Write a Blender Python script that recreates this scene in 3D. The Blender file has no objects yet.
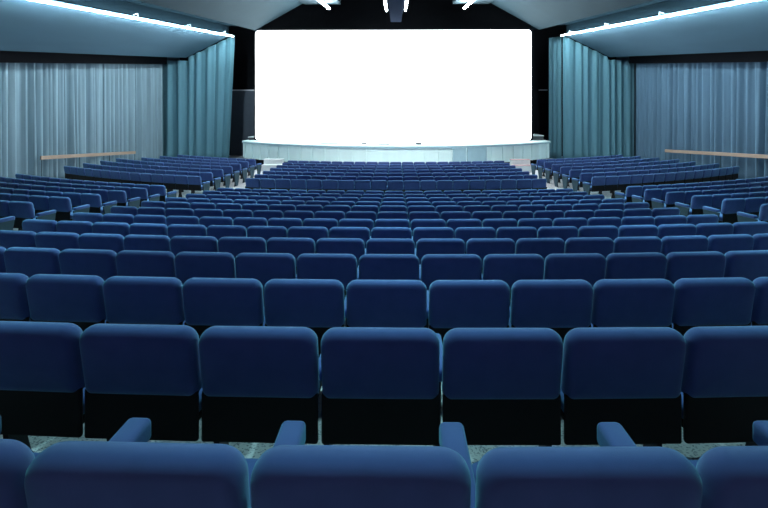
import bpy, bmesh, math, random
from mathutils import Vector, Matrix
random.seed(7)
PI = math.pi
S = bpy.context.scene
COL = S.collection
CZ = 3.125                      # camera height above the flat floor in front of the stage
F_PX, PX0, PY0 = 420.0, 391.37, 112.0
YAW = math.radians(0.70)
CX = -0.065                    # axis of the seat columns
YC = 42.0                      # centre of the seat-row arcs
W = 0.54                       # seat spacing

# ------------------------------------------------------------------ helpers
def link(name, mesh, mat=None, parent=None, smooth=False):
    o = bpy.data.objects.new(name, mesh)
    COL.objects.link(o)
    if mat is not None and not mesh.materials:
        mesh.materials.append(mat)
    if parent is not None:
        o.parent = parent
    if smooth:
        for p in mesh.polygons:
            p.use_smooth = True
    return o

def mesh_from(name, verts, faces, smooth=False, fix=True):
    me = bpy.data.meshes.new(name)
    me.from_pydata([tuple(v) for v in verts], [], faces)
    if fix:
        bm = bmesh.new(); bm.from_mesh(me)
        bmesh.ops.recalc_face_normals(bm, faces=bm.faces)
        bm.to_mesh(me); bm.free()
    for p in me.polygons:
        p.use_smooth = smooth
    me.update()
    return me

def bm_mesh(name, bm, smooth=False):
    me = bpy.data.meshes.new(name)
    bmesh.ops.recalc_face_normals(bm, faces=bm.faces)
    bm.to_mesh(me); bm.free()
    for p in me.polygons:
        p.use_smooth = smooth
    return me

def add_box(bm, lo, hi, bev=0.0, seg=2, mat=None):
    c = [(a + b) / 2 for a, b in zip(lo, hi)]
    s = [abs(b - a) for a, b in zip(lo, hi)]
    m = Matrix.Translation(c) @ Matrix.Diagonal((*s, 1))
    if mat is not None:
        m = mat @ m
    r = bmesh.ops.create_cube(bm, size=1.0, matrix=m)
    if bev > 0:
        es = list({e for v in r['verts'] for e in v.link_edges})
        bmesh.ops.bevel(bm, geom=es, offset=bev, segments=seg, affect='EDGES', profile=0.5)

def add_tube(bm, a, b, r, n=12):
    a, b = Vector(a), Vector(b)
    d = b - a
    q = d.to_track_quat('Z', 'Y')
    m = Matrix.Translation((a + b) / 2) @ q.to_matrix().to_4x4()
    bmesh.ops.create_cone(bm, cap_ends=True, segments=n, radius1=r, radius2=r, depth=d.length, matrix=m)

def box_mesh(name, lo, hi, bev=0.0, seg=2):
    bm = bmesh.new(); add_box(bm, lo, hi, bev, seg)
    return bm_mesh(name, bm)

def tag(o, label=None, cat=None, group=None, kind=None):
    if label: o['label'] = label
    if cat: o['category'] = cat
    if group: o['group'] = group
    if kind: o['kind'] = kind
    return o

def empty(name, loc, rz=0.0):
    e = bpy.data.objects.new(name, None)
    e.empty_display_size = 0.1
    e.location = loc; e.rotation_euler = (0, 0, rz)
    COL.objects.link(e)
    return e

def part(name, mesh, mat, parent, label=None):
    """a child mesh built in WORLD coordinates under an unrotated empty"""
    o = link(name, mesh, mat, parent)
    o.location = -Vector(parent.location)
    if label: o['label'] = label
    return o

# ------------------------------------------------------------------ materials
def new_mat(name):
    m = bpy.data.materials.new(name); m.use_nodes = True
    nt = m.node_tree
    return m, nt, nt.nodes['Principled BSDF']

def mat_plain(name, rgb, rough=0.7, noise=0.12, scale=6.0, spec=0.3, metal=0.0, bump=0.0, bscale=60, sheen=0.0, coords='Object', stretch=(1, 1, 1)):
    m, nt, b = new_mat(name)
    b.inputs['Roughness'].default_value = rough
    b.inputs['Specular IOR Level'].default_value = spec
    b.inputs['Metallic'].default_value = metal
    tc = nt.nodes.new('ShaderNodeTexCoord')
    mp = nt.nodes.new('ShaderNodeMapping'); mp.inputs['Scale'].default_value = stretch
    nt.links.new(tc.outputs[coords], mp.inputs['Vector'])
    n = nt.nodes.new('ShaderNodeTexNoise'); n.inputs['Scale'].default_value = scale; n.inputs['Detail'].default_value = 4
    nt.links.new(mp.outputs[0], n.inputs['Vector'])
    r = nt.nodes.new('ShaderNodeMix'); r.data_type = 'RGBA'
    r.inputs[6].default_value = (*[c * (1 - noise) for c in rgb], 1)
    r.inputs[7].default_value = (*[min(1, c * (1 + noise)) for c in rgb], 1)
    nt.links.new(n.outputs['Fac'], r.inputs[0])
    nt.links.new(r.outputs[2], b.inputs['Base Color'])
    if sheen:
        b.inputs['Sheen Weight'].default_value = sheen
        b.inputs['Sheen Roughness'].default_value = 0.45
        b.inputs['Sheen Tint'].default_value = (0.25, 0.75, 0.85, 1)
    if bump:
        n2 = nt.nodes.new('ShaderNodeTexNoise'); n2.inputs['Scale'].default_value = bscale; n2.inputs['Detail'].default_value = 3
        nt.links.new(mp.outputs[0], n2.inputs['Vector'])
        bp = nt.nodes.new('ShaderNodeBump'); bp.inputs['Strength'].default_value = bump; bp.inputs['Distance'].default_value = 0.004
        nt.links.new(n2.outputs['Fac'], bp.inputs['Height'])
        nt.links.new(bp.outputs['Normal'], b.inputs['Normal'])
    return m

def mat_emit(name, rgb, strength):
    m, nt, b = new_mat(name)
    b.inputs['Base Color'].default_value = (0.8, 0.8, 0.8, 1)
    b.inputs['Emission Color'].default_value = (*rgb, 1)
    b.inputs['Emission Strength'].default_value = strength
    return m

def mat_terrazzo(name):
    m, nt, b = new_mat(name)
    b.inputs['Roughness'].default_value = 0.6
    tc = nt.nodes.new('ShaderNodeTexCoord')
    v = nt.nodes.new('ShaderNodeTexVoronoi'); v.inputs['Scale'].default_value = 110
    nt.links.new(tc.outputs['Object'], v.inputs['Vector'])
    sep = nt.nodes.new('ShaderNodeSeparateColor')
    nt.links.new(v.outputs['Color'], sep.inputs[0])
    cr = nt.nodes.new('ShaderNodeValToRGB')
    cr.color_ramp.elements[0].position = 0.0; cr.color_ramp.elements[0].color = (0.10, 0.11, 0.13, 1)
    cr.color_ramp.elements[1].position = 0.30; cr.color_ramp.elements[1].color = (0.46, 0.46, 0.47, 1)
    e = cr.color_ramp.elements.new(0.22); e.color = (0.30, 0.31, 0.34, 1)
    nt.links.new(sep.outputs[0], cr.inputs['Fac'])
    nt.links.new(cr.outputs['Color'], b.inputs['Base Color'])
    return m

M = {}
M['fabric'] = mat_plain('seat fabric', (0.060, 0.094, 0.255), 0.9, 0.18, 9, 0.12, bump=0.25, bscale=900, sheen=0.5)
M['shell'] = mat_plain('black seat shell', (0.006, 0.006, 0.007), 0.6, 0.1, 20, 0.2)
M['leg'] = mat_plain('black steel leg', (0.010, 0.011, 0.014), 0.5, 0.1, 20, 0.3)
M['endp'] = mat_plain('blue grey end panel', (0.026, 0.058, 0.080), 0.7, 0.1, 8, 0.25)
M['floor'] = mat_terrazzo('speckled terrazzo')
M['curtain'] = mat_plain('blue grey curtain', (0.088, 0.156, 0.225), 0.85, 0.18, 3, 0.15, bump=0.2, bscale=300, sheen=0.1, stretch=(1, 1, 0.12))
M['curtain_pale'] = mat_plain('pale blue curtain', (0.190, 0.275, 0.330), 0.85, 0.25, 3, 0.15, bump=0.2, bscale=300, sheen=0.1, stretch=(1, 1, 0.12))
M['curtain_stage'] = mat_plain('teal stage curtain', (0.110, 0.240, 0.300), 0.85, 0.12, 3, 0.15, bump=0.2, bscale=300, sheen=0.1, stretch=(1, 1, 0.12))
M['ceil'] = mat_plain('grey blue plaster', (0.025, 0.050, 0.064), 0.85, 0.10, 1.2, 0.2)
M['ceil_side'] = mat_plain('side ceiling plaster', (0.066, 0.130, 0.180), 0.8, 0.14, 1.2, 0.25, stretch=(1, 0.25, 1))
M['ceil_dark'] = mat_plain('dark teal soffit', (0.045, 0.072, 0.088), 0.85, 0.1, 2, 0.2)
M['slot'] = mat_plain('dark slot lining', (0.005, 0.010, 0.014), 1.0, 0.1, 2, 0.0)
M['black'] = mat_plain('black drape cloth', (0.006, 0.007, 0.009), 0.95, 0.2, 3, 0.05)
M['pelmet'] = mat_plain('black pelmet cloth', (0.010, 0.011, 0.014), 0.95, 0.2, 3, 0.05)
M['darkgrey'] = mat_plain('dark grey boarding', (0.09, 0.11, 0.145), 0.8, 0.1, 4, 0.2)
M['wall_bounce'] = mat_plain('pink bounce plaster', (0.85, 0.48, 0.62), 0.85, 0.1, 2, 0.2)  # tint chosen so the unseen rear wall bounces reddish light onto seat backs
M['wall'] = mat_plain('dark blue wall', (0.05, 0.08, 0.11), 0.85, 0.1, 2, 0.2)
M['stage'] = mat_plain('pale stage paint', (0.60, 0.72, 0.72), 0.7, 0.06, 3, 0.25)
M['stage_front'] = mat_plain('pale boarding', (0.70, 0.86, 0.85), 0.75, 0.10, 2.2, 0.2, stretch=(1, 1, 0.05))
M['stage_door'] = mat_plain('grey access door', (0.33, 0.48, 0.54), 0.75, 0.08, 4, 0.2)
M['white'] = mat_plain('white painted edge', (0.75, 0.78, 0.78), 0.6, 0.04, 4, 0.3)
M['wood'] = mat_plain('pale wood', (0.30, 0.22, 0.17), 0.6, 0.18, 8, 0.3, stretch=(6, 0.5, 6))
M['metal'] = mat_plain('grey metal', (0.35, 0.40, 0.43), 0.4, 0.05, 10, 0.5)
M['beam'] = mat_plain('blue grey trough', (0.020, 0.026, 0.042), 1.0, 0.06, 3, 0.0)
M['grey'] = mat_plain('mid grey', (0.07,0.08,0.09), 0.7, 0.08, 6, 0.3)
M['pink'] = mat_plain('pale pink carpet', (0.55, 0.36, 0.36), 0.95, 0.12, 30, 0.1)
DOWN_W = 1350.0  # power of the added downlights
TUBE_COL = (0.78, 0.96, 1.0)
M['tube'] = mat_emit('lit tube', TUBE_COL, 170.0)
M['tube_centre'] = mat_emit('lit centre tube', (0.86, 0.97, 1.0), 125.0)
M['tube_trough'] = mat_emit('lit trough tube', (0.86, 0.97, 1.0), 50.0)
M['lens'] = mat_emit('lit lens', (0.7, 0.95, 1.0), 6.0)  # glowing lens of the added downlights and spotlights
M['screen'] = mat_emit('white projection', (0.93, 0.98, 1.0), 4.5)

# ------------------------------------------------------------------ floor rake
ROWS = {1: (1.02, .810), 2: (1.868, .955), 3: (2.748, 1.094), 4: (3.644, 1.229), 5: (4.529, 1.360),
        6: (5.413, 1.481), 7: (6.30, 1.601), 8: (7.18, 1.698), 9: (8.07, 1.793), 10: (8.95, 1.900),
        11: (9.84, 1.995), 12: (10.72, 2.088), 13: (11.60, 2.172)}
F_ROWS = {j: (13.75 + 0.893 * (j - 1), 2.235 + 0.005 * (j - 1)) for j in range(1, 8)}
TOP = 0.86                      # seat back height above its floor
prof = [(-6.0, -0.20), (0.0, 0.64)] + [ROWS[k] for k in sorted(ROWS)] + [F_ROWS[k] for k in sorted(F_ROWS)] + [(60.0, 2.265)]
def floor_h(ya):
    for (a, ha), (b, hb) in zip(prof, prof[1:]):
        if ya <= b:
            t = max(0.0, (ya - a) / (b - a))
            return CZ - TOP - (ha + (hb - ha) * t)
    return CZ - TOP - 2.265
def arc_y(x, y):
    return YC - math.hypot(x - CX, YC - y)
def floor_z(x, y):
    return floor_h(arc_y(x, y))

XW = 15.7                       # half width of the hall
Y0, Y1, YB = -4.0, 27.3, 30.2   # rear wall, stage curtain line, black back wall
nx, ny = 64, 90
vs, fs = [], []
for j in range(ny + 1):
    y = Y0 + (YB - Y0) * j / ny
    for i in range(nx + 1):
        x = -XW + 2 * XW * i / nx
        vs.append((x, y, floor_z(x, y)))
for j in range(ny):
    for i in range(nx):
        a = j * (nx + 1) + i
        fs.append((a, a + 1, a + nx + 2, a + nx + 1))
tag(link('floor', mesh_from('floor', vs, fs, smooth=True), M['floor']), kind='structure')

def struct(name, mesh, mat, parent=None):
    o = link(name, mesh, mat, parent)
    if parent is None: o['kind'] = 'structure'
    return o
struct('wall_left', box_mesh('wall_left', (-XW - .2, Y0, -0.2), (-XW, YB, 11)), M['wall'])
struct('wall_right', box_mesh('wall_right', (XW, Y0, -0.2), (XW + .2, YB, 11)), M['wall'])
struct('wall_rear', box_mesh('wall_rear', (-XW, Y0 - .2, 0), (XW, Y0, 11)), M['wall_bounce'])
struct('wall_stage', box_mesh('wall_stage', (-XW, YB, -0.1), (XW, YB + .2, 12)), M['black'])
struct('ceiling_stage', box_mesh('ceiling_stage', (-XW, 25.3, 11.6), (XW, YB, 11.8)), M['black'])

# ------------------------------------------------------------------ ceiling
SL = 0.109
def ch(h27, y):                 # world height of a ceiling line that is h27 above the camera at the curtain line
    return CZ + h27 + SL * (y - Y1)
def sheet(name, pts, y0, y1, thick, mat, n=1):
    """pts: cross-section polyline (x, h at the curtain line); a real slab of the given thickness above it"""
    k = len(pts)
    vs = [(x, y, ch(h, y)) for y in (y0, y1) for x, h in pts]
    fs = [(i, i + 1, k + i + 1, k + i) for i in range(k - 1)]
    if pts[0][0] > pts[-1][0]: fs = [f[::-1] for f in fs]
    o = struct(name, mesh_from(name, vs, fs, fix=False), mat)
    sd = o.modifiers.new('slab', 'SOLIDIFY'); sd.thickness = thick; sd.offset = 1.0
    return o

YM = 25.5                       # front edge of the main gable ceiling
for sgn, side in ((-1, 'left'), (1, 'right')):
    q = lambda pts: [(sgn * x, h) for x, h in pts]
    dx = 0.06
    # the gable slope over the stalls
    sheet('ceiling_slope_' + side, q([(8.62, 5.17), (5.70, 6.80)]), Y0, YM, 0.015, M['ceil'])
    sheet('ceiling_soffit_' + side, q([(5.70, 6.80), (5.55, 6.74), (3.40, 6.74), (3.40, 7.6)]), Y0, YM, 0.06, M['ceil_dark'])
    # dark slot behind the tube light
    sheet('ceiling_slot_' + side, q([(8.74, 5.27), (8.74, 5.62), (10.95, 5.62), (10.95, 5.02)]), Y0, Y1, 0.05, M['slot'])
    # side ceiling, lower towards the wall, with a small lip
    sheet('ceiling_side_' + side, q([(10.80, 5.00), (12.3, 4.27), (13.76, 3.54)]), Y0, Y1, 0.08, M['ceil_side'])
    # recess over the wall curtain and black pelmet
    sheet('ceiling_recess_' + side, q([(13.74, 3.9), (XW, 3.9)]), Y0, Y1 + .3, 0.08, M['black'])
    vs = []
    for y in (Y0, Y1):
        for x in (15.02, 15.06):
            for h in (3.13, 3.9):
                vs.append((sgn * x, y, ch(h, y)))
    fs = [(0, 1, 3, 2), (4, 6, 7, 5), (0, 4, 5, 1), (2, 3, 7, 6), (1, 5, 7, 3), (0, 2, 6, 4)]
    struct('trim_' + ('1' if sgn < 0 else '2'), mesh_from('trim', vs, fs), M['pelmet'])
sheet('ceiling_centre', [(-3.5, 7.6), (3.5, 7.6)], Y0, YM, 0.1, M['black'])

# ------------------------------------------------------------------ tube lights
def strip_light(x, h27, y0, y1, rad, mat, name, label, cat, brk, drop, group=None, nseg=10):
    base = empty(name, (x, (y0 + y1) / 2, ch(h27, (y0 + y1) / 2)))
    tag(base, label, cat, group)
    L = (y1 - y0) / nseg
    for k in range(nseg):
        a, b = y0 + k * L, y0 + (k + 1) * L
        bm = bmesh.new()
        add_tube(bm, (x, a + .015, ch(h27, a)), (x, b - .015, ch(h27, b)), rad, 10)
        part('fluorescent_tube', bm_mesh('fluorescent_tube', bm, True), mat, base)
    y = y1 - 1.2
    while y > y0:
        bm = bmesh.new()
        add_tube(bm, (x, y, ch(h27, y) + rad * .8), (x, y, ch(h27 + drop, y)), 0.022, 8)
        if drop < .3:
            add_tube(bm, (x - .01, y, ch(h27 + drop, y)), (x + math.copysign(.19, x), y, ch(h27 + drop - .06, y)), 0.022, 8)
        part('bracket', bm_mesh('bracket', bm), M['metal'], base)
        y -= brk
    bm = bmesh.new()
    add_box(bm, (x - .05, y1 - .012, ch(h27, y1) - .06), (x + .05, y1 + .05, ch(h27, y1) + .06), .01)
    part('end_cap', bm_mesh('end_cap', bm), M['metal'], base)
for sgn, side in ((-1, 'left'), (1, 'right')):
    strip_light(sgn * 10.58, 4.93, 11.5, Y1 - .25, 0.034, M['tube'], 'strip_light',
                'long line of lit tubes along the edge of the %s side ceiling' % side, 'strip light', 4.4, 0.22)
    strip_light(sgn * 4.02, 6.42, 17.0, 25.0, 0.065, M['tube_centre'], 'strip_light',
                'lit tube under the dark soffit above the screen, %s of the central trough' % side, 'strip light', 3.1, 0.30)
# central trough with a lit tube on either flank
tr = empty('light_trough', (-.03, 12, ch(5.5, 12)))
tag(tr, 'blue grey trough hanging along the middle of the dark ceiling with lit tubes', 'ceiling light')
vs = []
TY = 24.0
for y in (Y0 + .3, TY):
    for x, h in ((-.30, 5.50), (.30, 5.50), (.42, 6.45), (-.42, 6.45)):
        vs.append((x - .03, y, ch(h, y)))
part('trough_body', mesh_from('trough_body', vs, [(0, 1, 5, 4), (1, 2, 6, 5), (2, 3, 7, 6), (3, 0, 4, 7), (0, 3, 2, 1), (4, 5, 6, 7)]), M['beam'], tr)
for sgn in (-1, 1):
    for k in range(5):
        L = (TY - .3 - 16.0) / 5
        a, b = 16.0 + k * L, 16.0 + (k + 1) * L - .03
        bm = bmesh.new()
        x = -.03 + sgn * 0.53
        add_tube(bm, (x, a, ch(6.12, a)), (x, b, ch(6.12, b)), 0.06, 10)
        part('fluorescent_tube', bm_mesh('fluorescent_tube', bm, True), M['tube_trough'], tr)
    bm = bmesh.new()
    for y in (23.2, 19.5, 15.8, 12.1):
        add_tube(bm, (-.03 + sgn * .52, y, ch(6.14, y)), (-.03 + sgn * .52, y, ch(7.62, y)), .02, 8)
    part('hanger', bm_mesh('hanger', bm), M['metal'], tr)

# unseen recessed downlights added over the stalls to light the seat tops
def ceil_h(x):
    return 7.6 if abs(x) < 3.4 else 6.74 if abs(x) < 5.6 else 5.17 + (8.62 - abs(x)) * (6.80 - 5.17) / (8.62 - 5.70)
for y in (3.0, 6.4, 9.8, 13.2, 16.6):
    for x in (-7.2, -4.9, -1.5, 1.5, 4.9, 7.2):
        z = ch(ceil_h(x), y)
        d = empty('fill_downlight', (x, y, z - .06))
        tag(d, 'unseen round recessed lamp added in the ceiling over the stalls', 'fill_downlight', 'added fill lamps over the stalls')
        bm = bmesh.new()
        bmesh.ops.create_cone(bm, cap_ends=False, segments=24, radius1=.19, radius2=.15, depth=.20, matrix=Matrix.Translation((x, y, z - .03)))
        o = part('housing', bm_mesh('housing', bm, True), M['metal'], d)
        o.modifiers.new('rim', 'SOLIDIFY').thickness = .012
        bm = bmesh.new()
        bmesh.ops.create_circle(bm, cap_ends=True, segments=24, radius=.15, matrix=Matrix.Translation((x, y, z - .04)))
        part('lens', bm_mesh('lens', bm), M['lens'], d)
        L = bpy.data.lights.new('fill_downlight_lamp', 'SPOT'); L.energy = DOWN_W * (.42 if y < 4 else 1.0 if y < 9 else .85) * (.65 if abs(x) > 5 else 1.0); L.color = (0.46, 0.95, 1.0)
        L.spot_size = math.radians(50); L.spot_blend = 0.6; L.shadow_soft_size = .12
        lo = bpy.data.objects.new('fill_downlight_lamp', L); COL.objects.link(lo); lo.parent = d
        lo.location = (0, 0, -.08); lo.rotation_euler = (math.radians(-17), 0, 0)

# two unseen spotlights added to brighten the middle of the stage front
for sgn, sd_ in ((-1, 'left'), (1, 'right')):
    x, y = sgn * 2.3, 15.2
    zc = ch(7.6, y)
    d = empty('fill_spotlight', (x, y, zc))
    tag(d, 'unseen black spotlight added under the dark ceiling %s of the trough, aimed at the stage' % sd_, 'spotlight')
    aim = (Vector((sgn * .6, 21.6, 1.0)) - Vector((x, y, zc - .45))).normalized()
    q = aim.to_track_quat('-Z', 'Y')
    mq = Matrix.Translation((x, y, zc - .45)) @ q.to_matrix().to_4x4()
    bm = bmesh.new()
    bmesh.ops.create_cone(bm, cap_ends=False, segments=20, radius1=.13, radius2=.11, depth=.34, matrix=mq)
    o = part('barrel', bm_mesh('barrel', bm, True), M['leg'], d); o.modifiers.new('wall', 'SOLIDIFY').thickness = .01
    bm = bmesh.new(); add_tube(bm, (x, y, zc - .32), (x, y, zc - .005), .018, 8)
    part('yoke', bm_mesh('yoke', bm), M['leg'], d)
    bm = bmesh.new(); bmesh.ops.create_circle(bm, cap_ends=True, segments=20, radius=.10, matrix=mq @ Matrix.Translation((0, 0, -.12)))
    part('lens', bm_mesh('lens', bm), M['lens'], d)
    L = bpy.data.lights.new('fill_spotlight_lamp', 'SPOT'); L.energy = 1900; L.color = (0.92, 1.0, 0.98)
    L.spot_size = math.radians(62); L.spot_blend = 1.0; L.shadow_soft_size = .08
    lo = bpy.data.objects.new('fill_spotlight_lamp', L); COL.objects.link(lo); lo.parent = d
    lo.location = Vector((0, 0, -.45)) + aim * .15; lo.rotation_euler = q.to_euler()

# ------------------------------------------------------------------ curtains
def curtain(name, p0, p1, nrm, z_bot, z_top, period, amp, mat, label, drops, seed, group=None, flare=0.0):
    """pleated cloth hung between p0 and p1 (plan points); z_bot / z_top are functions of (x, y)"""
    rnd = random.Random(seed)
    p0, p1, nrm = Vector(p0), Vector(p1), Vector(nrm)
    L = (p1 - p0).length
    base = empty(name, ((p0.x + p1.x) / 2, (p0.y + p1.y) / 2, z_bot((p0.x + p1.x) / 2, (p0.y + p1.y) / 2)))
    tag(base, label, 'curtain', group)
    # irregular pleats: phase accumulates with a random period
    step = period / 9
    n = int(L / step)
    phase, ph, am = [], 0.0, []
    per, a, target, ta = period, amp, period, amp
    for i in range(n + 1):
        if i % 9 == 0:
            target = period * rnd.uniform(0.6, 1.55); ta = amp * rnd.uniform(0.45, 1.35)
        per += (target - per) * .3; a += (ta - a) * .3
        ph += 2 * PI * step / per
        phase.append(ph); am.append(a)
    rows = [0, .06, .2, .4, .6, .8, .94, 1.0]
    for d in range(drops):
        i0, i1 = d * n // drops, (d + 1) * n // drops
        vs, fs = [], []
        m = i1 - i0 + 1
        for r, t in enumerate(rows):
            for i in range(i0, i1 + 1):
                s = i * step
                c = p0.lerp(p1, min(1, s / L))
                sway = math.sin(phase[i] * .37 + 1.3 * seed) * .25 * (1 - t)
                off = am[i] * (1.0 - .35 * t) * math.sin(phase[i] + sway) + .25 * am[i] * math.sin(2.3 * phase[i] + seed + t)
                q = c + nrm * off
                if flare:                      # leading edge leans in towards the foot
                    q = q + (p0 - p1).normalized() * flare * (1 - t) * (s / L) ** 3
                zb, zt = z_bot(c.x, c.y), z_top(c.x, c.y)
                vs.append((q.x, q.y, zb + (zt - zb) * t))
        for r in range(len(rows) - 1):
            for i in range(m - 1):
                k = r * m + i
                fs.append((k, k + 1, k + m + 1, k + m))
        o = part('curtain_drop', mesh_from('curtain_drop', vs, fs, smooth=True, fix=False), mat, base)
        sd = o.modifiers.new('cloth', 'SOLIDIFY'); sd.thickness = 0.006

fz = lambda x, y: floor_z(x, y) + .02
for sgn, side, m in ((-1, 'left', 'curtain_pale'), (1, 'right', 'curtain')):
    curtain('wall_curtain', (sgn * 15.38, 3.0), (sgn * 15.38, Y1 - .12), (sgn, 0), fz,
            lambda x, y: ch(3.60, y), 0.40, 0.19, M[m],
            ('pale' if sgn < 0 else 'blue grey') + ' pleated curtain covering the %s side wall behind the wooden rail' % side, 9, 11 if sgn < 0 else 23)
    curtain('stage_curtain', (sgn * 15.48, Y1 + .22), (sgn * (10.55 if sgn < 0 else 10.78), Y1 + .12), (0, 1), fz,
            lambda x, y: ch(5.0 - (abs(x) - 10.8) * .48 if abs(x) < 13.72 else 3.4, y) - .03, 0.60, 0.13, M['curtain_stage'],
            'teal pleated curtain hanging between the stage and the %s wall curtain' % side, 4, 5 if sgn < 0 else 9,
            flare=.42 if sgn < 0 else 0.0)
    if sgn < 0: continue
    # the leading edge turns back into the wings
    curtain('wing_curtain', (sgn * 10.80, Y1 + .42), (sgn * 10.25, Y1 + 1.1), (1, 0), fz,
            lambda x, y: ch(5.0, Y1) - .03, 0.42, 0.07, M['curtain_stage'],
            'narrow teal curtain turned back into the dark wing %s of the screen' % side, 1, 31 + sgn)

# ------------------------------------------------------------------ wooden rails in front of the wall curtains
def handrail(sgn, ya, yb, ha, hb, label, posts):
    x = sgn * 14.98
    base = empty('handrail', (x, (ya + yb) / 2, floor_z(x, (ya + yb) / 2)))
    tag(base, label, 'handrail')
    a, b = Vector((x, ya, CZ - ha)), Vector((x, yb, CZ - hb))
    d = (b - a); q = d.to_track_quat('Y', 'Z').to_matrix().to_4x4()
    bm = bmesh.new()
    add_box(bm, (-.035, -d.length / 2, -.08), (.035, d.length / 2, .08), .015, 2, Matrix.Translation((a + b) / 2) @ q)
    part('rail', bm_mesh('rail', bm), M['wood'], base)
    for k in range(posts):
        t = (k + .03) / (posts - .94)
        p = a.lerp(b, t)
        bm = bmesh.new()
        zf = floor_z(x, p.y)
        add_box(bm, (x - .012, p.y - .014, zf), (x + .012, p.y + .014, p.z - .08), .004, 1)
        part('post', bm_mesh('post', bm), M['endp'], base)
handrail(-1, 17.5, 23.9, 1.93, 2.32, 'pale wooden rail on posts before the left wall curtain', 4)
handrail(1, 15.6, 23.6, 1.72, 2.16, 'wooden rail on posts before the right wall curtain', 5)

# ------------------------------------------------------------------ stage, screen and wings
ZS = CZ - 1.74
SR, SYC = 13.4, 34.9
def stage_outline(r, half, yback, n=40, dx=-.06):
    tm = math.asin(half / r)
    pts = [(dx + r * math.sin(-tm + 2 * tm * i / n), SYC - r * math.cos(-tm + 2 * tm * i / n)) for i in range(n + 1)]
    return pts, [(dx + half, yback), (dx - half, yback)]
def prism(name, pts, z0, z1):
    n = len(pts)
    vs = [(x, y, z0) for x, y in pts] + [(x, y, z1) for x, y in pts]
    fs = [tuple(range(n - 1, -1, -1)), tuple(range(n, 2 * n))] + [(i, (i + 1) % n, n + (i + 1) % n, n + i) for i in range(n)]
    return mesh_from(name, vs, fs)
def arc_wall(name, r0, r1, t0, t1, z0, z1, n=24):
    a = [(-.06 + r0 * math.sin(t0 + (t1 - t0) * i / n), SYC - r0 * math.cos(t0 + (t1 - t0) * i / n)) for i in range(n + 1)]
    b = [(-.06 + r1 * math.sin(t0 + (t1 - t0) * i / n), SYC - r1 * math.cos(t0 + (t1 - t0) * i / n)) for i in range(n + 1)]
    return prism(name, a + b[::-1], z0, z1)
st = empty('stage', (-.06, 25.5, 0))
tag(st, 'low pale blue stage with a curved boarded front beneath the white screen', 'stage')
HALF = 9.25
f, b = stage_outline(SR, HALF, 29.9)
part('stage_floor', prism('stage_floor', f + b, ZS - .05, ZS), M['stage'], st)
f, b = stage_outline(SR - .05, HALF - .05, 29.9)
part('stage_front', prism('stage_front', f + b, ZS - 1.0, ZS - .06), M['stage_front'], st)
f, b = stage_outline(SR - .35, HALF - .5, 29.9)
part('plinth', prism('plinth', f + b, -.02, ZS - 1.01), M['black'], st, 'black recessed plinth')
tm = math.asin(HALF / SR)
part('nosing', arc_wall('nosing', SR + .02, SR - .04, -tm, tm, ZS - .12, ZS - .045, 40), M['stage_door'], st)
for x0, x1 in ((2.98, 3.70), (3.78, 4.85)):
    dr = part('access_door', arc_wall('access_door', SR + .012, SR - .06, math.asin(x0 / SR), math.asin(x1 / SR), ZS - .99, ZS - .13, 8), M['stage_door'], st, 'greyer door in the stage front')
for k in range(27):                                      # vertical battens of the boarding
    t = -tm + 2 * tm * (k + .5) / 27
    part('batten', arc_wall('batten', SR + .008 - .05 + .05, SR - .06, t - .0016, t + .0016, ZS - 1.0, ZS - .12, 1), M['stage_front'], st)

YS = 25.55
sx0, sx1, sz0, sz1 = -8.62, 8.17, ZS + .04, CZ + 4.98
scr = empty('projection_screen', ((sx0 + sx1) / 2, YS, ZS))
tag(scr, 'huge blank white cinema screen glowing above the stage', 'screen')
def rrect(x0, x1, z0, z1, r, n=6):
    pts = []
    for cx, cz, a0 in ((x1 - r, z1 - r, 0), (x0 + r, z1 - r, PI / 2), (x0 + r, z0 + r, PI), (x1 - r, z0 + r, 1.5 * PI)):
        for i in range(n + 1):
            a = a0 + PI / 2 * i / n
            pts.append((cx + r * math.cos(a), cz + r * math.sin(a)))
    return pts
def slab_xz(name, pts, y0, y1):
    n = len(pts)
    vs = [(x, y0, z) for x, z in pts] + [(x, y1, z) for x, z in pts]
    fs = [tuple(range(n)), tuple(range(2 * n - 1, n - 1, -1))] + [(i, (i + 1) % n, n + (i + 1) % n, n + i) for i in range(n)]
    return mesh_from(name, vs, fs)
part('screen_surface', slab_xz('screen_surface', rrect(sx0, sx1, sz0, sz1, .20), YS, YS + .03), M['screen'], scr)
part('black_masking', slab_xz('black_masking', rrect(sx0 - .08, sx1 + .12, sz0 - .03, sz1 + .10, .1), YS + .04, YS + .16), M['black'], scr)
for x in (-6, -2, 2, 6):
    part('rear_post', box_mesh('rear_post', (x - .05, YS + .17, ZS), (x + .05, YS + .30, sz1 - .2)), M['black'], scr)

# dark boarding in the wings with a pale capping
for sgn, side in ((-1, 'left'), (1, 'right')):
    a, b2 = sorted((sgn * 8.6, sgn * 11.9))
    w = struct('wall_wing_' + side, box_mesh('wall_wing', (a, 29.95, 0), (b2, 30.07, CZ + 1.52)), M['darkgrey'] if sgn < 0 else M['black'])
    a, b2 = sorted((sgn * 8.6, sgn * 11.9)) if sgn < 0 else (10.15, 10.7)
    struct('trim', box_mesh('trim', (a, 29.9, CZ + 1.52), (b2, 30.1, CZ + 1.60)), M['white'] if sgn < 0 else M['metal'], w)
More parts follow.
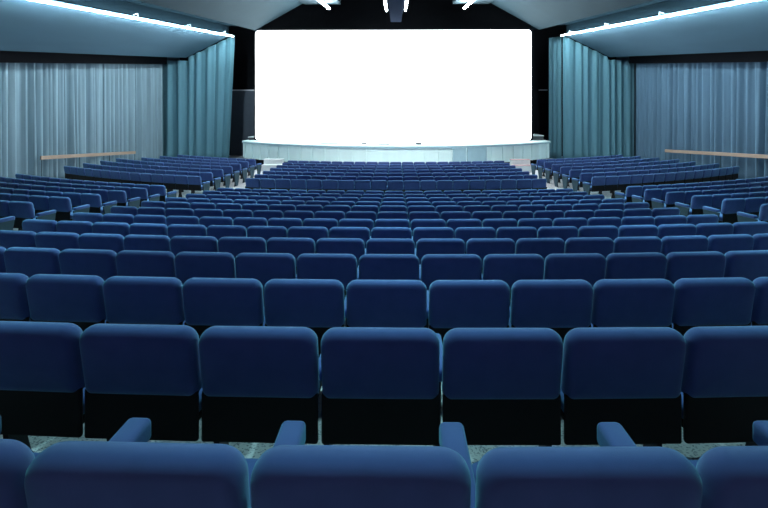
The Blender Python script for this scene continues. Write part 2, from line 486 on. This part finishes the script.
# pale low platforms on the stage beside the screen
for x0, x1, y0, y1, z1, lab in ((-9.2, -8.72, 25.9, 27.2, .21, 'small pale platform on the stage at the left foot of the screen'),
                                (8.30, 9.10, 26.0, 27.6, .30, 'pale platform on the stage at the right foot of the screen')):
    e = empty('stage_platform', ((x0 + x1) / 2, (y0 + y1) / 2, ZS)); tag(e, lab, 'platform')
    part('platform_top', box_mesh('platform_top', (x0, y0, ZS + z1 - .05), (x1, y1, ZS + z1), .008), M['white'], e)
    part('platform_side', box_mesh('platform_side', (x0 + .03, y0 + .03, ZS), (x1 - .03, y1 - .03, ZS + z1 - .05)), M['grey'], e)
# low dark pieces lying near the edge of the stage
for x, y, l, h, nm, lab in ((-3.72, 23.2, 1.0, .035, 'cable_cover', 'long grey strip lying on the stage floor left of the middle'),
                            (-1.76, 22.8, .28, .05, 'floor_box', 'small grey box on the stage floor between two strips'),
                            (-.68, 22.35, .62, .035, 'cable_cover', 'short grey strip on the stage floor at the middle of its edge'),
                            (1.18, 22.5, .30, .085, 'floor_box', 'small dark box on the stage floor just right of the middle')):
    e = empty(nm, (x, y, ZS)); tag(e, lab, 'stage fitting')
    bm = bmesh.new(); add_box(bm, (x - l / 2, y - .09, ZS), (x + l / 2, y + .09, ZS + h), min(.015, h * .4))
    part('housing', bm_mesh('housing', bm), M['leg'], e)
    bm = bmesh.new()
    for k in (-1, 1):
        add_box(bm, (x + k * (l / 2 - .03) - .02, y - .095, ZS), (x + k * (l / 2 - .03) + .02, y + .095, ZS + h + .004))
    part('end_strap', bm_mesh('end_strap', bm), M['darkgrey'], e)
# two low flights of steps up to the stage front
for sgn, lab, tm_ in ((-1, 'white two-step stair on the floor before the left end of the stage', 'white'), (1, 'pale pink two-step stair on the floor before the right end of the stage', 'pink')):
    xm = sgn * 6.62
    e = empty('stage_stair', (xm, 22.45, 0)); tag(e, lab, 'steps')
    part('riser_block', box_mesh('riser_block', (xm - .50, 22.10, 0), (xm + .50, 22.44, .30), .01), M['white'], e)
    part('riser_block', box_mesh('riser_block', (xm - .50, 22.445, 0), (xm + .50, 22.76, .56), .01), M['white'], e)
    part('tread', box_mesh('tread', (xm - .52, 22.08, .301), (xm + .52, 22.442, .33), .008), M[tm_], e)
    part('tread', box_mesh('tread', (xm - .52, 22.443, .561), (xm + .52, 22.78, .59), .008), M[tm_], e)

# ------------------------------------------------------------------ cinema seat
def outline(w, z0, z1, rt, rb, n=7):
    pts = []
    for cx, cz, a0, r in ((w / 2 - rt, z1 - rt, 0, rt), (-w / 2 + rt, z1 - rt, PI / 2, rt), (-w / 2 + rb, z0 + rb, PI, rb), (w / 2 - rb, z0 + rb, 1.5 * PI, rb)):
        for i in range(n + 1):
            a = a0 + PI / 2 * i / n
            pts.append((cx + r * math.cos(a), cz + r * math.sin(a)))
    return pts
def cushion(w, z0, z1, thick, rt, rb, edge, bulge, lean=0.0):
    """upholstered pad standing in the XZ plane, rear face at y=0, leaning back towards its top"""
    rings = []
    q = [0, .25, .5, .75, 1]
    for t in q:
        a = t * PI / 2
        rings.append((edge * (1 - math.sin(a)), edge * (1 - math.cos(a))))
    for t in q:
        a = t * PI / 2
        rings.append((edge * (1 - math.cos(a)), thick - edge + edge * math.sin(a)))
    vs, fs = [], []
    cx, cz = 0, (z0 + z1) / 2
    def ring(ins, y):
        o = outline(w - 2 * ins, z0 + ins, z1 - ins, max(rt - ins * .6, .012), max(rb - ins * .6, .012))
        i0 = len(vs)
        for x, z in o: vs.append((x, y, z))
        return i0, len(o)
    starts = []
    s, n = ring(edge + .075, -bulge * .85); starts.append(s)
    s, n = ring(edge + .03, -bulge * .45); starts.append(s)
    for ins, y in rings:
        s, n = ring(ins, y); starts.append(s)
    s, n = ring(edge + .03, thick + bulge * .45); starts.append(s)
    s, n = ring(edge + .075, thick + bulge * .85); starts.append(s)
    for a, b in zip(starts, starts[1:]):
        for i in range(n):
            j = (i + 1) % n
            fs.append((a + i, a + j, b + j, b + i))
    c0 = len(vs); vs.append((cx, -bulge, cz)); c1 = len(vs); vs.append((cx, thick + bulge, cz))
    for i in range(n):
        j = (i + 1) % n
        fs.append((starts[0] + j, starts[0] + i, c0)); fs.append((starts[-1] + i, starts[-1] + j, c1))
    vs = [(x, y + (z1 - z) * lean, z) for x, y, z in vs]
    return vs, fs
LEAN = 0.16
PADH = 0.325
v, f = cushion(.524, TOP - PADH, TOP, .100, .066, .036, .042, .008, LEAN)
ME_BACK = mesh_from('backrest', v, f, True)
ME_BACK.materials.append(M['fabric'])
# black lower back, a thin curved shell under the pad
bm = bmesh.new()
add_box(bm, (-.262, .062, .340), (.262, .086, TOP - PADH + .03), .010, 2)
ME_SHELL = bm_mesh('back_shell', bm); ME_SHELL.materials.append(M['shell'])
# seat cushion (a pad laid flat) and its pan
v, f = cushion(.435, 0, .40, .095, .06, .03, .036, .010)
v = [(x, .125 + (z), .375 + y) for x, y, z in v]
ME_SEAT = mesh_from('seat_cushion', v, f, True); ME_SEAT.materials.append(M['fabric'])
bm = bmesh.new(); add_box(bm, (-.205, .10, .335), (.205, .49, .374), .010, 2)
ME_PAN = bm_mesh('seat_pan', bm); ME_PAN.materials.append(M['shell'])
# upholstered armrest, top at 0.65 m
bm = bmesh.new()
add_box(bm, (-.042, .150, .560), (.042, .490, .620), .018, 3)
for vv in bm.verts:
    t = (vv.co.y - .15) / .34
    vv.co.z += .012 * (1 - (2 * t - 1) ** 2) - (.02 * t if vv.co.z < .58 else 0)
ME_ARM = bm_mesh('armrest', bm, True); ME_ARM.materials.append(M['fabric'])
# leg: slim tapered column between the seats, splayed foot
bm = bmesh.new()
prof2 = [(.20, .562, .36), (.22, .40, .34), (.235, .18, .325), (.20, .03, .36), (.16, -.035, .40)]
vs, fs = [], []
for ya, z, yb in prof2:
    for x in (-.014, .014):
        vs += [(x, ya, z), (x, yb, z)]
for i in range(len(prof2) - 1):
    a, b = 4 * i, 4 * (i + 1)
    fs += [(a, a + 1, b + 1, b), (a + 2, b + 2, b + 3, a + 3), (a, b, b + 2, a + 2), (a + 1, a + 3, b + 3, b + 1)]
fs += [(0, 2, 3, 1), (16, 17, 19, 18)]
bm.free()
ME_LEG = mesh_from('leg', vs, fs); ME_LEG.materials.append(M['leg'])
# row-end panel, wide at the arm and narrow at the foot
vs = []
for x in (-.016, .016):
    for y, z in ((.11, .56), (.47, .56), (.46, .46), (.36, .02), (.21, .02), (.13, .46)):
        vs.append((x, y, z))
ME_END = mesh_from('end_panel', vs, [(0, 1, 2, 3, 4, 5), (11, 10, 9, 8, 7, 6)] + [(i, (i + 1) % 6, 6 + (i + 1) % 6, 6 + i) for i in range(6)])
ME_END.materials.append(M['endp'])

def proj(x, y, z):
    c, s = math.cos(YAW), math.sin(YAW)
    xr = x * c + y * s; d = -x * s + y * c
    return PX0 + F_PX * xr / d, PY0 + F_PX * (CZ - z) / d, d

GAP_ = W / 2
seats = []        # every seat of the hall that the frame can show
def row_seats(block, row, ya, h, s_list):
    R = YC - ya
    zf = CZ - h - TOP
    off = {('middle', 1): -.020, ('middle', 2): -.007}.get((block, row), .03 if block.startswith('front') else 0.0)
    for idx, (s, first, last) in enumerate(s_list):
        th = (s + off) / R
        x, y = CX + R * math.sin(th), YC - R * math.cos(th) - 0.075
        seats.append(dict(block=block, row=row, idx=idx, n=len(s_list), x=x, y=y, z=zf, th=th, first=first, last=last, s=s))
A0 = 6.86          # where the side blocks begin, measured along the row from the axis
F_LEFT = {1: 14, 2: 14, 3: 14, 4: 14, 5: 12, 6: 11, 7: 10}
F_RIGHT = {1: 15, 2: 15, 3: 14, 4: 14, 5: 13, 6: 12, 7: 11}
def full(n, centre=0.0):
    return [((i - (n - 1) / 2) * W + centre, i == 0, i == n - 1) for i in range(n)]
def side(n, sgn):
    L = [(sgn * (A0 + W * (i + .5)), i == 0 if sgn > 0 else i == n - 1, i == n - 1 if sgn > 0 else i == 0) for i in range(n)]
    return L          # idx 0 = next to the aisle
for k, (ya, h) in ROWS.items():
    row_seats('middle', k, ya, h, full(19))
    if k >= 6:
        row_seats('rear left', k, ya, h, side(13, -1))
        row_seats('rear right', k, ya, h, side(15, 1))
for k, (ya, h) in F_ROWS.items():
    row_seats('front middle', k, ya, h, full(19))
    row_seats('front left', k, ya, h, side(F_LEFT[k], -1))
    row_seats('front right', k, ya, h, side(F_RIGHT[k], 1))

def span(st_):
    c, s = math.cos(st_['th']), math.sin(st_['th'])
    xs = []
    for lx, ly in ((-.258, 0), (.258, 0), (-.258, .12), (.258, .12), (.31, .16), (.31, .48), (-.22, .5)):
        for lz in (TOP, .64):
            X = st_['x'] + lx * c - ly * s; Y = st_['y'] + lx * s + ly * c
            if Y > .2: xs.append(proj(X, Y, st_['z'] + lz)[0])
    return min(xs), max(xs)
rows_in = {}
for s_ in seats:
    a, b = span(s_)
    s_['x0'], s_['x1'] = a, b
    s_['in'] = b > 1.0 and a < 767.0
    p = proj(s_['x'], s_['y'], s_['z'] + TOP)
    s_['py'], s_['d'] = p[1], p[2]
    # shown height: down to the top of the row before it (nearer row hides the rest)
kept = []
by_row = {}
for s_ in seats:
    by_row.setdefault((s_['block'], s_['row']), []).append(s_)
for key, L in by_row.items():
    L.sort(key=lambda q: q['s'])
    vis = [i for i, q in enumerate(L) if q['in']]
    if not vis: continue
    a, b = vis[0], vis[-1]
    for i, q in enumerate(L):
        q['vis_left'] = i - a if a > 0 else None         # counted from the picture edge where the row is cut
        q['vis_right'] = b - i if b < len(L) - 1 else None
        q['beyond'] = not (a <= i <= b)
        if a - 1 <= i <= b + 1:
            kept.append(q)
def shown(q):
    pad = .33 * F_PX / q['d']
    blk, r = q['block'], q['row']
    if blk.startswith('front'):
        nh = pad if r == 1 else 3.0
    else:
        ya = ROWS[r][0]
        nh = pad if r < 3 else F_PX * (ROWS[r - 1][1] / ROWS[r - 1][0] - ROWS[r][1] / ya)
    w = min(q['x1'], 768) - max(q['x0'], 0)
    return max(0, w) * min(pad, nh)
inview = sorted([q for q in kept if not q['beyond']], key=shown, reverse=True)
NEAR = set(id(q) for q in inview[:300])
ORD = 'zeroth first second third fourth fifth sixth seventh eighth ninth tenth eleventh twelfth thirteenth fourteenth fifteenth sixteenth seventeenth eighteenth nineteenth'.split()

def seat_label(q):
    blk, r = q['block'], q['row']
    if blk == 'middle' or blk == 'front middle':
        where = 'middle block, %s row from the camera' % ORD[r] if blk == 'middle' else 'front middle block, %s row from the cross aisle' % ORD[r]
        L = by_row[(blk, r)]; i = L.index(q)
        if q['beyond']:
            return 'blue seat in %s, just past the %s picture edge' % (where, 'left' if q['x1'] < 384 else 'right')
        if i < len(L) / 2:
            k = q['vis_left'] if q['vis_left'] is not None else i
            e = 'left picture edge' if q['vis_left'] is not None else 'left aisle'
        else:
            k = q['vis_right'] if q['vis_right'] is not None else len(L) - 1 - i
            e = 'right picture edge' if q['vis_right'] is not None else 'right aisle'
        return 'blue seat in %s, %s from %s' % (where, ORD[k + 1], e)
    rr = r if blk.startswith('front') else 14 - r
    if q['beyond']:
        return 'blue seat in %s block, %s row from cross aisle, past the picture edge' % (blk, ORD[rr])
    return 'blue seat in %s block, %s row from cross aisle, %s from the inner aisle' % (blk, ORD[rr], ORD[q['idx'] + 1])
GROUPS = {'middle': 'seats of the middle block', 'front middle': 'seats of the front middle block', 'rear left': 'seats of the rear left block',
          'rear right': 'seats of the rear right block', 'front left': 'seats of the front left block', 'front right': 'seats of the front right block'}

def pieces(q):
    """(name, mesh, local x) of one seat"""
    P = [('backrest', ME_BACK, 0), ('back_shell', ME_SHELL, 0), ('seat_cushion', ME_SEAT, 0), ('seat_pan', ME_PAN, 0),
         ('armrest', ME_ARM, GAP_), ('leg', ME_LEG, GAP_)]
    if q['first']:
        P += [('armrest', ME_ARM, -GAP_ - .0), ('leg', ME_LEG, -GAP_), ('end_panel', ME_END, -GAP_ - .032)]
    if q['last']:
        P += [('end_panel', ME_END, GAP_ + .032)]
    return P
rest = bmesh.new()
rest_mats = [M['fabric'], M['shell'], M['leg'], M['endp']]
slot = {m.name: i for i, m in enumerate(rest_mats)}
n_rest = 0
for q in sorted(kept, key=lambda q: (q['d'])):
    if id(q) in NEAR or (q['beyond'] and q['d'] < 9):
        e = empty('cinema_chair', (q['x'], q['y'], q['z']), q['th'])
        tag(e, seat_label(q), 'seat', GROUPS[q['block']])
        for nm, me, lx in pieces(q):
            o = link(nm, me, None, e); o.location = (lx, 0, 0)
    elif not q['beyond']:
        n_rest += 1
        mw = Matrix.Translation((q['x'], q['y'], q['z'])) @ Matrix.Rotation(q['th'], 4, 'Z')
        for nm, me, lx in pieces(q):
            tmp = me.copy(); tmp.transform(mw @ Matrix.Translation((lx, 0, 0)))
            i0 = len(rest.faces)
            rest.from_mesh(tmp); rest.faces.ensure_lookup_table()
            si = slot[me.materials[0].name]
            for fa in rest.faces[i0:]: fa.material_index = si
            bpy.data.meshes.remove(tmp)
if n_rest:
    me = bpy.data.meshes.new('auditorium_seating'); rest.to_mesh(me)
    for m in rest_mats: me.materials.append(m)
    o = link('auditorium_seating', me)
    tag(o, 'remaining blue seats in the far rows towards the stage', 'seating', kind='stuff')
rest.free()
print('SEATS kept', len(kept), 'in view', len(inview), 'rest', n_rest)

# ------------------------------------------------------------------ camera, world, view
cam = bpy.data.cameras.new('camera'); co = bpy.data.objects.new('camera', cam); COL.objects.link(co)
cam.sensor_fit = 'HORIZONTAL'; cam.sensor_width = 36.0; cam.lens = F_PX / 768 * 36.0
cam.shift_x = -(PX0 - 384) / 768
cam.shift_y = -(254 - PY0) / 768
cam.clip_start = 0.05; cam.clip_end = 200
co.location = (0, 0, CZ); co.rotation_euler = (PI / 2, 0, YAW)
S.camera = co
w = bpy.data.worlds.new('world'); S.world = w; w.use_nodes = True
w.node_tree.nodes['Background'].inputs[0].default_value = (0.004, 0.006, 0.008, 1)
w.node_tree.nodes['Background'].inputs[1].default_value = 1.0
S.view_settings.view_transform = 'Standard'; S.view_settings.look = 'None'
S.view_settings.exposure = 0.0; S.view_settings.gamma = 1.0
S.view_settings.use_curve_mapping = False
S.cycles.use_denoising = True
S.cycles.max_bounces = 6
S.cycles.sample_clamp_indirect = 4.0
